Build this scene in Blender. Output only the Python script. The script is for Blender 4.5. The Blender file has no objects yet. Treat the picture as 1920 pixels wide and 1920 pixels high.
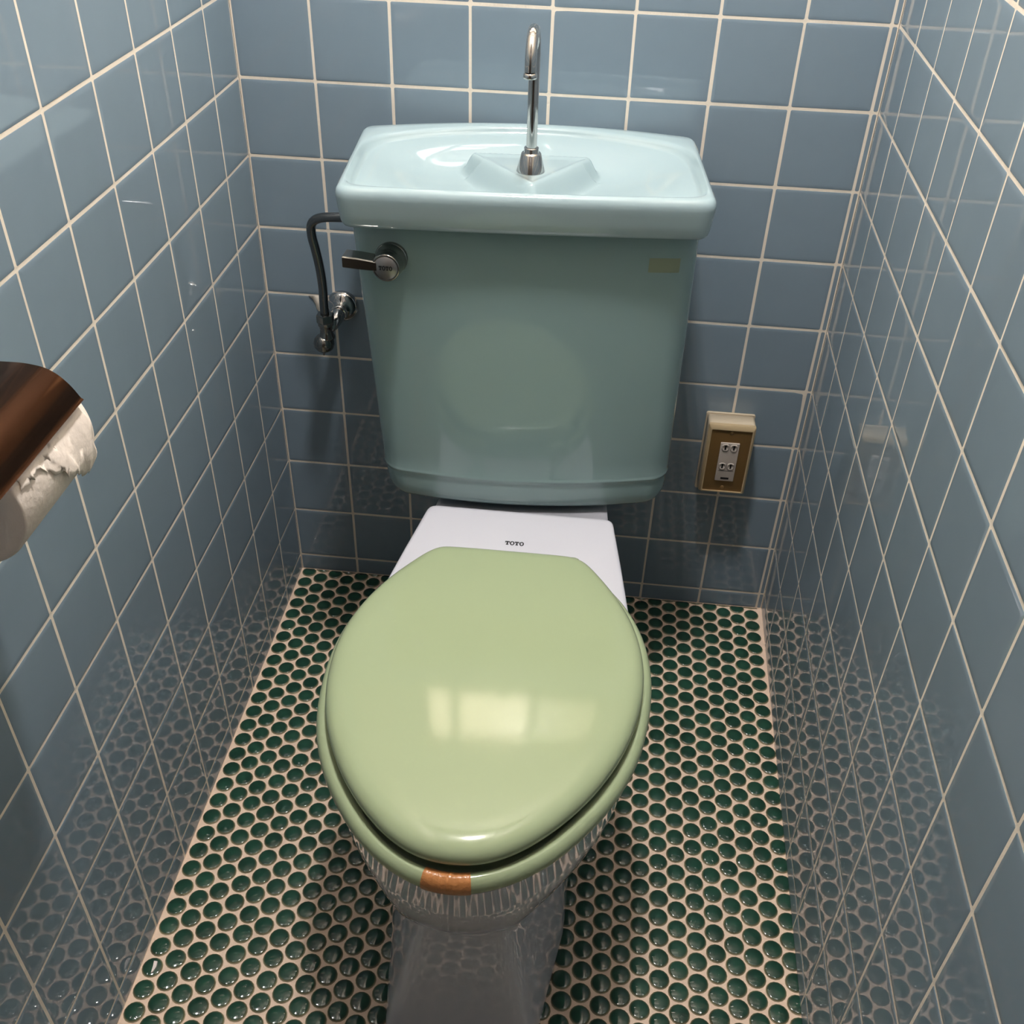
import bpy, bmesh, math, random
import numpy as np
from mathutils import Vector, Matrix

random.seed(7)
S = bpy.context.scene
COL = S.collection
PI = math.pi

# ------------------------------------------------------------------ camera, world, light, exposure
cam_d = bpy.data.cameras.new('camera'); cam = bpy.data.objects.new('camera', cam_d); COL.objects.link(cam)
cam.location = (0.482007, -1.345331, 1.206933)
cam.rotation_euler = (0.91343991, -0.02606566, 0.10259136)
cam_d.sensor_width = 36.0
cam_d.lens = 36.0 * 1925.338 / 1920.0
cam_d.clip_start = 0.01
S.camera = cam
W = bpy.data.worlds.new('world'); S.world = W; W.use_nodes = True
W.node_tree.nodes['Background'].inputs[0].default_value = (0.9, 0.95, 1.0, 1)
W.node_tree.nodes['Background'].inputs[1].default_value = 0.02
S.view_settings.view_transform = 'Standard'
S.view_settings.look = 'None'
S.view_settings.gamma = 1.0
S.view_settings.use_curve_mapping = False
S.view_settings.exposure = 0.0
LAMP_POS = (0.43, -0.50, 2.10)
LAMP_R = 0.075
LAMP_STRENGTH = 330.0
LAMP_COL = (1.0, 0.975, 0.96)

# ------------------------------------------------------------------ materials
def rgb(r, g, b):
    f = lambda c: ((c / 255) / 12.92) if c / 255 <= 0.04045 else (((c / 255) + 0.055) / 1.055) ** 2.4
    return (f(r), f(g), f(b), 1)

def mat(name, col, rough=0.4, metal=0.0, ior=1.5, coat=0.0, noise=0.0, nscale=8.0, bump=0.0, bscale=60.0, emit=None, spec=None):
    m = bpy.data.materials.new(name); m.use_nodes = True
    nt = m.node_tree; b = nt.nodes['Principled BSDF']
    b.inputs['Base Color'].default_value = col
    b.inputs['Roughness'].default_value = rough
    b.inputs['Metallic'].default_value = metal
    b.inputs['IOR'].default_value = ior
    b.inputs['Coat Weight'].default_value = coat
    if spec is not None: b.inputs['Specular IOR Level'].default_value = spec
    tc = nt.nodes.new('ShaderNodeTexCoord')
    if noise > 0:
        n = nt.nodes.new('ShaderNodeTexNoise'); n.inputs['Scale'].default_value = nscale; n.inputs['Detail'].default_value = 4
        nt.links.new(tc.outputs['Object'], n.inputs['Vector'])
        mx = nt.nodes.new('ShaderNodeMix'); mx.data_type = 'RGBA'; mx.blend_type = 'MIX'
        a = tuple(c * (1 - noise) for c in col[:3]) + (1,); c2 = tuple(min(1, c * (1 + noise)) for c in col[:3]) + (1,)
        mx.inputs['A'].default_value = a; mx.inputs['B'].default_value = c2
        nt.links.new(n.outputs['Fac'], mx.inputs['Factor']); nt.links.new(mx.outputs['Result'], b.inputs['Base Color'])
    if bump > 0:
        n2 = nt.nodes.new('ShaderNodeTexNoise'); n2.inputs['Scale'].default_value = bscale; n2.inputs['Detail'].default_value = 2
        nt.links.new(tc.outputs['Object'], n2.inputs['Vector'])
        bp = nt.nodes.new('ShaderNodeBump'); bp.inputs['Strength'].default_value = bump; bp.inputs['Distance'].default_value = 0.001
        nt.links.new(n2.outputs['Fac'], bp.inputs['Height']); nt.links.new(bp.outputs['Normal'], b.inputs['Normal'])
    if emit:
        b.inputs['Emission Color'].default_value = emit[0]; b.inputs['Emission Strength'].default_value = emit[1]
    return m

M = {}
M['tile_blue'] = mat('glazed_blue_tile', rgb(128, 145, 158), 0.02, ior=1.52, noise=0.04, nscale=30)
M['grout_wall'] = mat('wall_grout', rgb(236, 224, 208), 0.85, noise=0.10, nscale=25, bump=0.5, bscale=300)
M['grout_floor'] = mat('floor_grout', rgb(232, 206, 184), 0.85, noise=0.10, nscale=20, bump=0.5, bscale=400)
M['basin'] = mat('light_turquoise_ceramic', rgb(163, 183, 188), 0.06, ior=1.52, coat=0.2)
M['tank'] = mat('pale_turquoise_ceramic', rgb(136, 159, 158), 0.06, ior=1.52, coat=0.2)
M['seat'] = mat('sage_green_plastic', rgb(161, 174, 138), 0.09, ior=1.5, bump=0.02, bscale=90)
M['white'] = mat('white_porcelain', rgb(212, 211, 219), 0.03, ior=1.52, coat=0.5)
M['chrome'] = mat('chrome', (0.62, 0.60, 0.58, 1), 0.09, 1.0)
M['old_chrome'] = mat('aged_chrome', (0.30, 0.29, 0.27, 1), 0.14, 1.0)
M['satin'] = mat('worn_satin_metal', (0.26, 0.245, 0.24, 1), 0.32, 0.8)
M['pipe'] = mat('dark_nickel_pipe', (0.18, 0.185, 0.19, 1), 0.22, 1.0)
M['black'] = mat('black_print', rgb(18, 18, 20), 0.4)
M['tape'] = mat('tan_adhesive_tape', rgb(190, 128, 78), 0.28, bump=0.7, bscale=250)
M['mark'] = mat('old_tape_mark', rgb(134, 144, 122), 0.5)
M['beige'] = mat('beige_plastic', rgb(206, 190, 165), 0.45)
M['gold'] = mat('pale_gold_trim', rgb(214, 190, 150), 0.35, 0.3)
M['brown'] = mat('bronze_anodised_plate', rgb(128, 98, 56), 0.4, 0.3)
M['socket'] = mat('grey_cream_plastic', rgb(196, 184, 174), 0.45)
M['dark'] = mat('dark_hole', rgb(16, 12, 12), 0.8)
M['bronze'] = mat('dark_bronze_metal', (0.060, 0.028, 0.016, 1), 0.13, 1.0)
M['paper'] = mat('toilet_paper', rgb(238, 224, 212), 0.95, bump=0.6, bscale=180, noise=0.03)
M['core'] = mat('cardboard', rgb(150, 130, 112), 0.9)
M['plaster'] = mat('upper_wall_plaster', rgb(172, 166, 156), 0.9, noise=0.04)
M['ceiling'] = mat('ceiling_board', rgb(150, 146, 140), 0.9)
M['wood'] = mat('door_wood', rgb(58, 50, 45), 0.45, noise=0.15, nscale=6)
M['lamp'] = mat('lamp_glass', rgb(250, 245, 235), 0.4, emit=(LAMP_COL + (1,), LAMP_STRENGTH))
M['assumed_window'] = mat('assumed_window_glow', rgb(230, 215, 180), 0.3, emit=((1.0, 0.82, 0.62, 1), 6.0))  # assumed unseen panes, glow set to make cream patches in the lid
M['assumed_window_dim'] = mat('assumed_window_glow_dim', rgb(230, 215, 180), 0.3, emit=((1.0, 0.84, 0.60, 1), 1.6))
M['frame'] = mat('assumed_window_frame', rgb(120, 100, 80), 0.5)
M['chip'] = mat('white_plastic_chip', rgb(238, 226, 220), 0.5)

# penny tile: radial glaze (uv = local position / radius)
def penny_mat():
    m = bpy.data.materials.new('green_penny_glaze'); m.use_nodes = True; nt = m.node_tree; b = nt.nodes['Principled BSDF']
    uv = nt.nodes.new('ShaderNodeUVMap'); uv.uv_map = 'UVMap'
    ln = nt.nodes.new('ShaderNodeVectorMath'); ln.operation = 'LENGTH'
    nt.links.new(uv.outputs['UV'], ln.inputs[0])
    cr = nt.nodes.new('ShaderNodeValToRGB'); e = cr.color_ramp.elements
    e[0].position = 0.0; e[0].color = rgb(34, 70, 56)
    e[1].position = 1.0; e[1].color = rgb(172, 158, 132)
    for p_, c_ in ((0.72, rgb(30, 62, 49)), (0.83, rgb(48, 68, 52)), (0.90, rgb(98, 96, 72))):
        n = e.new(p_); n.color = c_
    nt.links.new(ln.outputs['Value'], cr.inputs['Fac'])
    at = nt.nodes.new('ShaderNodeTexNoise'); at.inputs['Scale'].default_value = 28; at.inputs['Detail'].default_value = 3
    ge = nt.nodes.new('ShaderNodeNewGeometry'); nt.links.new(ge.outputs['Position'], at.inputs['Vector'])
    mr = nt.nodes.new('ShaderNodeMapRange'); mr.inputs['From Min'].default_value = 0.3; mr.inputs['From Max'].default_value = 0.7
    mr.inputs['To Min'].default_value = 0.75; mr.inputs['To Max'].default_value = 1.35
    nt.links.new(at.outputs['Fac'], mr.inputs['Value'])
    mx = nt.nodes.new('ShaderNodeVectorMath'); mx.operation = 'SCALE'
    nt.links.new(cr.outputs['Color'], mx.inputs[0]); nt.links.new(mr.outputs['Result'], mx.inputs['Scale'])
    nt.links.new(mx.outputs['Vector'], b.inputs['Base Color'])
    b.inputs['Roughness'].default_value = 0.03; b.inputs['IOR'].default_value = 1.52
    return m
M['penny'] = penny_mat()

# ------------------------------------------------------------------ helpers
def world_origin(o):
    v = Vector((0, 0, 0))
    while o is not None:
        v += o.location; o = o.parent
    return v

def make(name, V, F, m, parent=None, smooth=True, origin=None, mats=None, fmat=None):
    """mesh object from world-space vertices (parents are unrotated empties)"""
    me = bpy.data.meshes.new(name)
    if parent is not None:
        og = world_origin(parent)
    else:
        og = Vector(origin) if origin else Vector((0, 0, 0))
    me.from_pydata([(v[0] - og[0], v[1] - og[1], v[2] - og[2]) for v in V], [], [tuple(f) for f in F])
    me.materials.append(m)
    if mats:
        for x in mats: me.materials.append(x)
        for p_, i in zip(me.polygons, fmat): p_.material_index = i
    if smooth:
        me.polygons.foreach_set('use_smooth', [True] * len(me.polygons))
    bm = bmesh.new(); bm.from_mesh(me); bmesh.ops.recalc_face_normals(bm, faces=bm.faces[:]); bm.to_mesh(me); bm.free()
    o = bpy.data.objects.new(name, me); COL.objects.link(o)
    if parent is not None:
        o.parent = parent
    else:
        o.location = og
    if smooth == 'auto':
        me.set_sharp_from_angle(angle=math.radians(35))
    return o

def tag(o, label=None, cat=None, group=None, kind=None):
    if label: o['label'] = label
    if cat: o['category'] = cat
    if group: o['group'] = group
    if kind: o['kind'] = kind
    return o

def empty(name, loc, label, cat, group=None):
    o = bpy.data.objects.new(name, None); COL.objects.link(o); o.location = loc; o.empty_display_size = 0.05
    return tag(o, label, cat, group)

def loft(secs, cap0=True, cap1=True, closed=False):
    n = len(secs[0]); V = [tuple(p_) for s in secs for p_ in s]; F = []
    k = len(secs)
    for i in range(k if closed else k - 1):
        a = i * n; b = ((i + 1) % k) * n
        for j in range(n):
            jj = (j + 1) % n
            F.append((a + j, a + jj, b + jj, b + j))
    if not closed:
        if cap0: F.append(tuple(range(n))[::-1])
        if cap1: F.append(tuple((k - 1) * n + j for j in range(n)))
    return V, F

def merge(parts):
    V = []; F = []
    for v, f in parts:
        o = len(V); V += list(v); F += [tuple(i + o for i in g) for g in f]
    return V, F

def lathe(profile, center, axis=(0, 0, 1), n=40):
    """profile: (radius, height along axis)"""
    ax = Vector(axis).normalized(); t = Vector((1, 0, 0)) if abs(ax.x) < 0.9 else Vector((0, 1, 0))
    u = ax.cross(t).normalized(); w = ax.cross(u)
    c = Vector(center); secs = []
    for r, h in profile:
        r = max(r, 1e-5)
        secs.append([tuple(c + ax * h + (u * math.cos(2 * PI * i / n) + w * math.sin(2 * PI * i / n)) * r) for i in range(n)])
    return loft(secs)

def catmull(pts, per=8, closed=False):
    P = [Vector(p_) for p_ in pts]; out = []; n = len(P)
    rng = range(n) if closed else range(n - 1)
    for i in rng:
        p0 = P[(i - 1) % n] if (closed or i > 0) else P[0] * 2 - P[1]
        p1 = P[i]; p2 = P[(i + 1) % n]
        p3 = P[(i + 2) % n] if (closed or i + 2 < n) else P[-1] * 2 - P[-2]
        for k in range(per):
            t = k / per
            out.append(0.5 * ((2 * p1) + (p2 - p0) * t + (2 * p0 - 5 * p1 + 4 * p2 - p3) * t * t + (3 * p1 - p0 - 3 * p2 + p3) * t ** 3))
    if not closed: out.append(P[-1])
    return out

def tube(path, r, n=24, cap=True):
    P = [Vector(p_) for p_ in path]; secs = []
    up = None
    for i, p_ in enumerate(P):
        d = (P[min(i + 1, len(P) - 1)] - P[max(i - 1, 0)]).normalized()
        if up is None:
            up = d.orthogonal().normalized()
        up = (up - d * up.dot(d)).normalized(); w = d.cross(up)
        rr = r(i / (len(P) - 1)) if callable(r) else r
        secs.append([tuple(p_ + (up * math.cos(2 * PI * k / n) + w * math.sin(2 * PI * k / n)) * rr) for k in range(n)])
    return loft(secs, cap, cap)

def rrect(x0, x1, z0, z1, r, n=6):
    out = []
    for cx_, cz_, a0 in ((x1 - r, z0 + r, -90), (x1 - r, z1 - r, 0), (x0 + r, z1 - r, 90), (x0 + r, z0 + r, 180)):
        for k in range(n + 1):
            a = math.radians(a0 + 90 * k / n); out.append((cx_ + r * math.cos(a), cz_ + r * math.sin(a)))
    return out

def box(x0, x1, y0, y1, z0, z1):
    V = [(x, y, z) for z in (z0, z1) for y in (y0, y1) for x in (x0, x1)]
    F = [(0, 1, 3, 2), (4, 6, 7, 5), (0, 4, 5, 1), (2, 3, 7, 6), (0, 2, 6, 4), (1, 5, 7, 3)]
    return V, F

def panel(x0, x1, z0, z1, yb, yf, r=0.003, bev=0.001, n=5, seg=3):
    """rounded plate on a -Y facing surface, back at yb, front at yf (yf<yb)"""
    secs = [[(x, yb, z) for x, z in rrect(x0, x1, z0, z1, r, n)]]
    for k in range(seg + 1):
        a = PI / 2 * k / seg; ins = bev * (1 - math.cos(a)); y = yf + bev * (1 - math.sin(a))
        secs.append([(x, y, z) for x, z in rrect(x0 + ins, x1 - ins, z0 + ins, z1 - ins, max(r - ins, 1e-4), n)])
    return loft(secs)

def smoothstep(a, b, x):
    t = min(1, max(0, (x - a) / (b - a))); return t * t * (3 - 2 * t)

def star(poly, c, thetas):
    """radius of closed polygon around c at each angle"""
    P = np.array([(p_[0] - c[0], p_[1] - c[1]) for p_ in poly]); Q = np.roll(P, -1, 0); E_ = Q - P
    out = []
    for th in thetas:
        d = np.array([math.cos(th), math.sin(th)])
        den = d[0] * E_[:, 1] - d[1] * E_[:, 0]
        den = np.where(np.abs(den) < 1e-12, 1e-12, den)
        t = (P[:, 0] * E_[:, 1] - P[:, 1] * E_[:, 0]) / den
        s = (P[:, 0] * d[1] - P[:, 1] * d[0]) / den
        ok = (t > 0) & (s >= -1e-6) & (s <= 1 + 1e-6)
        out.append(float(np.max(np.where(ok, t, 0))))
    return np.array(out)

def resample(poly, n):
    P = np.array([(p_[0], p_[1]) for p_ in poly]); Q = np.vstack([P, P[:1]])
    L = np.concatenate([[0], np.cumsum(np.hypot(*(np.diff(Q, axis=0).T)))])
    t = np.linspace(0, L[-1], n, endpoint=False)
    return np.stack([np.interp(t, L, Q[:, 0]), np.interp(t, L, Q[:, 1])], 1)

def smooth_poly(P, it=1):
    for _ in range(it): P = 0.25 * np.roll(P, 1, 0) + 0.5 * P + 0.25 * np.roll(P, -1, 0)
    return P

def inset(P, d):
    """offset a counter-clockwise loop inwards by d"""
    T = np.roll(P, -1, 0) - np.roll(P, 1, 0); T /= np.linalg.norm(T, axis=1)[:, None]
    N = np.stack([-T[:, 1], T[:, 0]], 1)
    A = 0.5 * np.sum(P[:, 0] * np.roll(P[:, 1], -1) - np.roll(P[:, 0], -1) * P[:, 1])
    return P + N * d * (1 if A > 0 else -1)

# ------------------------------------------------------------------ room shell
WX = 0.8085; WYAW = -0.0226
PIT = 0.1; GR = 0.0026; HT = 0.0004      # pitch, grout width, grout recess
TILE_TOP = 0.0336 + PIT * 11
DEPTH = 1.42
CEIL = 2.24

tile_cache = {}
def tile_mesh(w, h):
    key = (round(w, 4), round(h, 4))
    if key in tile_cache: return tile_cache[key]
    V = []; N = []
    m_ = min(w, h)
    def ring(ins, y, c, nin):
        x0, x1, z0, z1 = -w / 2 + ins, w / 2 - ins, -h / 2 + ins, h / 2 - ins
        c = min(c, (x1 - x0) * 0.4, (z1 - z0) * 0.4)
        pts = [(x0 + c, z0, 0, -1), (x1 - c, z0, 0, -1), (x1, z0 + c, 1, 0), (x1, z1 - c, 1, 0), (x1 - c, z1, 0, 1), (x0 + c, z1, 0, 1), (x0, z1 - c, -1, 0), (x0, z0 + c, -1, 0)]
        for x, z, nx, nz in pts:
            V.append((x, y, z)); n = Vector((nx * nin, -1, nz * nin)).normalized(); N.append(n)
    i0 = min(0.006, m_ * 0.25); i1 = min(0.0010, m_ * 0.1)
    ring(i0, 0.0, 0.002, 0.0025)
    ring(i1, 0.00012, 0.0012, 0.14)
    ring(0.0, 0.0008, 0.001, 1.2)
    F = [tuple(range(8))]
    for a in (0, 8):
        for j in range(8):
            k = (j + 1) % 8; F.append((a + j, a + 8 + j, a + 8 + k, a + k))
    me = bpy.data.meshes.new('tile'); me.from_pydata(V, [], F); me.materials.append(M['tile_blue'])
    me.polygons.foreach_set('use_smooth', [True] * len(me.polygons))
    me.validate(); me.update()
    me.normals_split_custom_set_from_vertices(N)
    tile_cache[key] = me
    return me

def tiled_wall(name, loc, rz, length, xs, zs, sign, plaster_holes=None):
    """local frame: wall runs along +x*sign, front faces -Y"""
    a, b = (0, length) if sign > 0 else (-length, 0)
    V, F = box(a, b, HT, 0.05, -0.05, TILE_TOP)
    me = bpy.data.meshes.new(name); me.from_pydata(V, [], F); me.materials.append(M['grout_wall'])
    w = bpy.data.objects.new(name, me); COL.objects.link(w); w.location = loc; w.rotation_euler = (0, 0, rz)
    tag(w, kind='structure')
    cnt = 0
    for i in range(len(xs) - 1):
        for j in range(len(zs) - 1):
            x0, x1, z0, z1 = xs[i] + GR / 2, xs[i + 1] - GR / 2, zs[j] + GR / 2, zs[j + 1] - GR / 2
            if x1 - x0 < 0.002: continue
            o = bpy.data.objects.new('tile', tile_mesh(x1 - x0, z1 - z0)); COL.objects.link(o); o.parent = w
            o.location = (sign * (x0 + x1) / 2 + random.uniform(-1, 1) * 0.0002, random.uniform(-1, 1) * 0.00012, (z0 + z1) / 2 + random.uniform(-1, 1) * 0.0002)
            o.rotation_euler = (random.gauss(0, 0.0013), 0, random.gauss(0, 0.0013))
            cnt += 1
    return w, cnt

zs = [0.0] + [0.0336 + PIT * k for k in range(12)]
back, c1 = tiled_wall('wall_back', (0, 0, 0), 0, WX, [k * PIT for k in range(9)] + [WX], zs, 1)
left, c2 = tiled_wall('wall_left', (0, 0, 0), PI / 2, DEPTH, [0] + [0.0914 + PIT * k for k in range(15)] , zs, -1)
right, c3 = tiled_wall('wall_right', (WX, 0, 0), -PI / 2 + WYAW, DEPTH, [0] + [0.1002 + PIT * k for k in range(15)], zs, 1)

def part_box(name, b, m, parent):
    V, F = b; me = bpy.data.meshes.new(name); me.from_pydata(V, [], F); me.materials.append(m)
    o = bpy.data.objects.new(name, me); COL.objects.link(o); o.parent = parent; return o
# plastered upper walls (above the tile), unseen, assumed glowing panes added for the lid's cream reflections
wx0, wx1, wz0, wz1 = 0.18, 0.62, 1.135, 1.36
part_box('plaster', merge([box(0, wx0, -0.002, 0.05, TILE_TOP, CEIL), box(wx1, WX, -0.002, 0.05, TILE_TOP, CEIL), box(wx0, wx1, -0.002, 0.05, TILE_TOP, wz0), box(wx0, wx1, -0.002, 0.05, wz1, CEIL)]), M['plaster'], back)
part_box('plaster', box(-DEPTH, 0, -0.002, 0.05, TILE_TOP, CEIL), M['plaster'], left)
part_box('plaster', box(0, DEPTH, -0.002, 0.05, TILE_TOP, CEIL), M['plaster'], right)
mull = (wx0, wx0 + 0.075, wx0 + 0.27, wx1)
parts = [box(wx0, wx1, -0.006, 0.04, wz0, wz0 + 0.012), box(wx0, wx1, -0.006, 0.04, wz1 - 0.02, wz1)]
for xm in mull: parts.append(box(xm - 0.010, xm + 0.010, -0.004, 0.04, wz0, wz1))
V, F = merge(parts)
win = make('assumed_window_1', V, F, M['frame'], smooth=False); tag(win, kind='structure')
for k in range(3):
    make('assumed_pane', *box(mull[k] + 0.004, mull[k + 1] - 0.004, 0.015, 0.02, wz0 + 0.006, wz1 - 0.01), M['assumed_window'] if k < 2 else M['assumed_window_dim'], win, smooth=False)

# wall behind the camera with a door
M['front'] = mat('front_wall_paint', rgb(96, 88, 80), 0.8)
fr = make('wall_front', *merge([box(-0.05, 0.08, -DEPTH - 0.05, -DEPTH + 0.001, -0.05, CEIL), box(0.70, 0.86, -DEPTH - 0.05, -DEPTH + 0.001, -0.05, CEIL), box(0.08, 0.70, -DEPTH - 0.05, -DEPTH + 0.001, 1.95, CEIL)]), M['front'], smooth=False)
tag(fr, kind='structure')
dr = make('door_1', *box(0.085, 0.695, -DEPTH - 0.04, -DEPTH - 0.005, 0.0, 1.945), M['wood'], smooth=False); tag(dr, kind='structure')
make('door_handle', *lathe([(0.012, 0), (0.012, 0.03), (0.024, 0.035), (0.026, 0.05), (0.018, 0.06), (0, 0.062)], (0.63, -DEPTH - 0.005, 0.95), (0, 1, 0), 20), M['old_chrome'], dr)
ce = make('ceiling', *box(-0.06, 0.9, -DEPTH - 0.06, 0.06, CEIL, CEIL + 0.05), M['ceiling'], smooth=False); tag(ce, kind='structure')

# floor: grout bed + penny round tiles
fl = make('floor', *box(-0.05, 0.86, -DEPTH - 0.05, 0.05, -0.06, 0.0), M['grout_floor'], smooth=False); tag(fl, kind='structure')
PR = 0.01265; PY = 0.0272; PX = 0.02351
def penny_geo(n=16):
    V = []; UV = []
    for r, z in ((0.80, 0.0022), (0.92, 0.0017), (1.0, 0.0002)):
        for k in range(n):
            a = 2 * PI * k / n; V.append((PR * r * math.cos(a), PR * r * math.sin(a), z)); UV.append((r * math.cos(a), r * math.sin(a)))
    V.append((0, 0, 0.00215)); UV.append((0, 0))
    F = [(3 * n, k, (k + 1) % n) for k in range(n)]
    for a in (0, n):
        for k in range(n):
            kk = (k + 1) % n; F.append((a + k, a + n + k, a + n + kk, a + kk))
    return V, F, UV
PV, PF, PUV = penny_geo()
def penny_mesh(name, items):
    """items: list of (x,y,dz,ymax) ; verts are clipped at ymax"""
    V = []; F = []; UV = []
    for x, y, ymax in items:
        o = len(V)
        for (a, b_, c), uv in zip(PV, PUV):
            yy = y + b_; zz = c
            if yy > ymax: yy = ymax
            V.append((x + a, yy, zz)); UV.append(uv)
        F += [tuple(i + o for i in f) for f in PF]
    me = bpy.data.meshes.new(name); me.from_pydata(V, [], F); me.materials.append(M['penny'])
    ul = me.uv_layers.new(name='UVMap'); li = np.zeros(len(me.loops), dtype=np.int32); me.loops.foreach_get('vertex_index', li)
    ul.data.foreach_set('uv', np.array(UV, dtype=np.float32)[li].ravel())
    me.polygons.foreach_set('use_smooth', [True] * len(me.polygons)); me.update()
    return me
single = penny_mesh('round_tile', [(0, 0, 9)])
# candidate positions, ranked by how large they show in the photograph
Rc = cam.rotation_euler.to_matrix(); Cc = Vector(cam.location)
def project(p_):
    q = Rc.transposed() @ (Vector(p_) - Cc); return (960 + 1925.338 * q.x / -q.z, 960 - 1925.338 * q.y / -q.z, -q.z)
cand = []
for c in range(34):
    x = 0.0142 + PX * c
    off = 0.0090 + (PY / 2 if c % 2 else 0) - 0.0033 * c / 33
    for r in range(-2, 66):
        y = -(off + PY * r) + random.gauss(0, 0.0003)
        if y > 0.009: continue
        if y < -DEPTH + 0.012: continue
        x2 = x + random.gauss(0, 0.0003)
        u, v, d = project((x2, y, 0))
        vis = -10 < u < 1930 and -10 < v < 1930
        # hidden by the seat and lid?
        t = (0.40 - Cc.z) / (0.0 - Cc.z); hx = Cc.x + (x2 - Cc.x) * t; hy = Cc.y + (y - Cc.y) * t
        hid = ((hx - 0.398) / 0.17) ** 2 + ((hy + 0.58) / 0.245) ** 2 < 1
        under = abs(x2 - 0.40) < 0.09 and -0.80 < y < -0.15
        cut = y > -0.0145
        cand.append((0 if (vis and not hid and not under and not cut) else 1, d, x2, y))
cand.sort()
rest = []
for i, (f, d, x, y) in enumerate(cand):
    if i < 300 and f == 0:
        o = bpy.data.objects.new('round_tile', single); COL.objects.link(o); o.parent = fl; o.location = (x, y, random.uniform(-0.0001, 0.0002))
        o.rotation_euler = (random.gauss(0, 0.012), random.gauss(0, 0.012), random.uniform(0, 6.28))
    else:
        rest.append((x, y, -0.0022 if y > -0.016 else 9))
ro = bpy.data.objects.new('round_tile', penny_mesh('round_tile_field', rest)); COL.objects.link(ro); ro.parent = fl; ro['kind'] = 'stuff'

# rough mortar patch beside the broken tile corner behind the supply valve
pts = [(0.0620, 0.5335), (0.0670, 0.5300), (0.0690, 0.5250), (0.0715, 0.5200), (0.0725, 0.5130), (0.0760, 0.5070), (0.0830, 0.5060), (0.0860, 0.5150), (0.0860, 0.5330), (0.0750, 0.5345)]
n = len(pts)
V = [(x, -0.0003, z) for x, z in pts] + [(0.0775 + (x - 0.0775) * 0.8, -0.0016, 0.521 + (z - 0.521) * 0.8) for x, z in pts]
F = [tuple(range(n, 2 * n))] + [(k, (k + 1) % n, n + (k + 1) % n, n + k) for k in range(n)]
o = make('grout_patch', V, F, M['grout_wall'], back); o['label'] = 'rough pinkish mortar filling a chipped tile corner'

# ------------------------------------------------------------------ toilet
toilet = empty('toilet', (0.40, -0.45, 0.0), 'toilet with white bowl, sage green lid and pale turquoise tank topped by a hand basin', 'toilet')
def cx(y): return 0.4015 + 0.018 * (y + 0.4)
CC = (0.0, -0.58)
NT = 192
TH = [2 * PI * k / NT for k in range(NT)]

lid_half = [(0.0, -0.8222), (0.0231, -0.8200), (0.0455, -0.8115), (0.0709, -0.7940), (0.0968, -0.7680), (0.1171, -0.7420), (0.1327, -0.7160), (0.1453, -0.6900), (0.1545, -0.6640), (0.1609, -0.6385), (0.1648, -0.6130), (0.1665, -0.5870), (0.1660, -0.5610), (0.1632, -0.5350), (0.1582, -0.5090), (0.1508, -0.4830), (0.1403, -0.4570), (0.1265, -0.4310), (0.1095, -0.4050), (0.0930, -0.3845), (0.0800, -0.3785)]
seat_half = [(0.0, -0.8350), (0.0221, -0.8325), (0.0430, -0.8250), (0.0600, -0.8165), (0.0803, -0.8020), (0.0974, -0.7860), (0.1101, -0.7710), (0.1217, -0.7560), (0.1321, -0.7410), (0.1413, -0.7260), (0.1495, -0.7100), (0.1560, -0.6950), (0.1621, -0.6790), (0.1665, -0.6640), (0.1699, -0.6490), (0.1726, -0.6340), (0.1749, -0.6170), (0.1768, -0.5950), (0.1774, -0.5730), (0.1762, -0.5450), (0.1715, -0.5150), (0.1640, -0.4880), (0.1530, -0.4620), (0.1380, -0.4360), (0.1180, -0.4120), (0.0950, -0.3980)]
def sym_outline(half, back_pts):
    right_ = [(x, y) for x, y in half]; full = right_ + back_pts + [(-x, y) for x, y in right_[:0:-1]]
    d = catmull([(x, y, 0) for x, y in full], 6, True)
    P = resample([(p_.x, p_.y) for p_ in d], 480); P = smooth_poly(P, 30)
    return P
lidP = sym_outline(lid_half, [(0.04, -0.3775), (0.0, -0.3775), (-0.04, -0.3775), (-0.0800, -0.3785)])
lidP = np.array([(x * (1 - 0.01 * smoothstep(-0.6, -0.45, y)), y - 0.0175 * smoothstep(-0.62, -0.40, y)) for x, y in lidP])
seatP = sym_outline(seat_half, [(0.05, -0.3960), (0.0, -0.3960), (-0.05, -0.3960), (-0.0950, -0.3980)])
def toW(P, z): return [(cx(y) + x, y, z) for x, y in P]
# use a common resampled index set
def ringsof(P, prof, N=240):
    Q = resample(P, N); out = []
    for d, z in prof: out.append((inset(Q, d) if d else Q, z))
    return out

# lid: rounded slab with slightly domed top
Q = resample(lidP, 240)
prof = [(0.0300, 0.4080), (0.0060, 0.4060), (0.0035, 0.3996), (0.0012, 0.3993), (0.0, 0.4020), (0.0, 0.4070), (0.0010, 0.4105), (0.0028, 0.4134), (0.0055, 0.4160), (0.0090, 0.4180), (0.0140, 0.4196), (0.0200, 0.4207)]
secs = [toW(inset(Q, d), z) for d, z in prof]
Qi = inset(Q, 0.0200)
for s, z in ((0.93, 0.4214), (0.8, 0.4222), (0.6, 0.4231), (0.4, 0.4238), (0.2, 0.4242), (0.03, 0.4243)):
    secs.append(toW(np.array([(x * s, CC[1] + (y - CC[1]) * s) for x, y in Qi]), z))
V, F = loft(secs)
lid = make('lid', V, F, M['seat'], toilet); lid['label'] = 'closed glossy sage green toilet lid'

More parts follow.
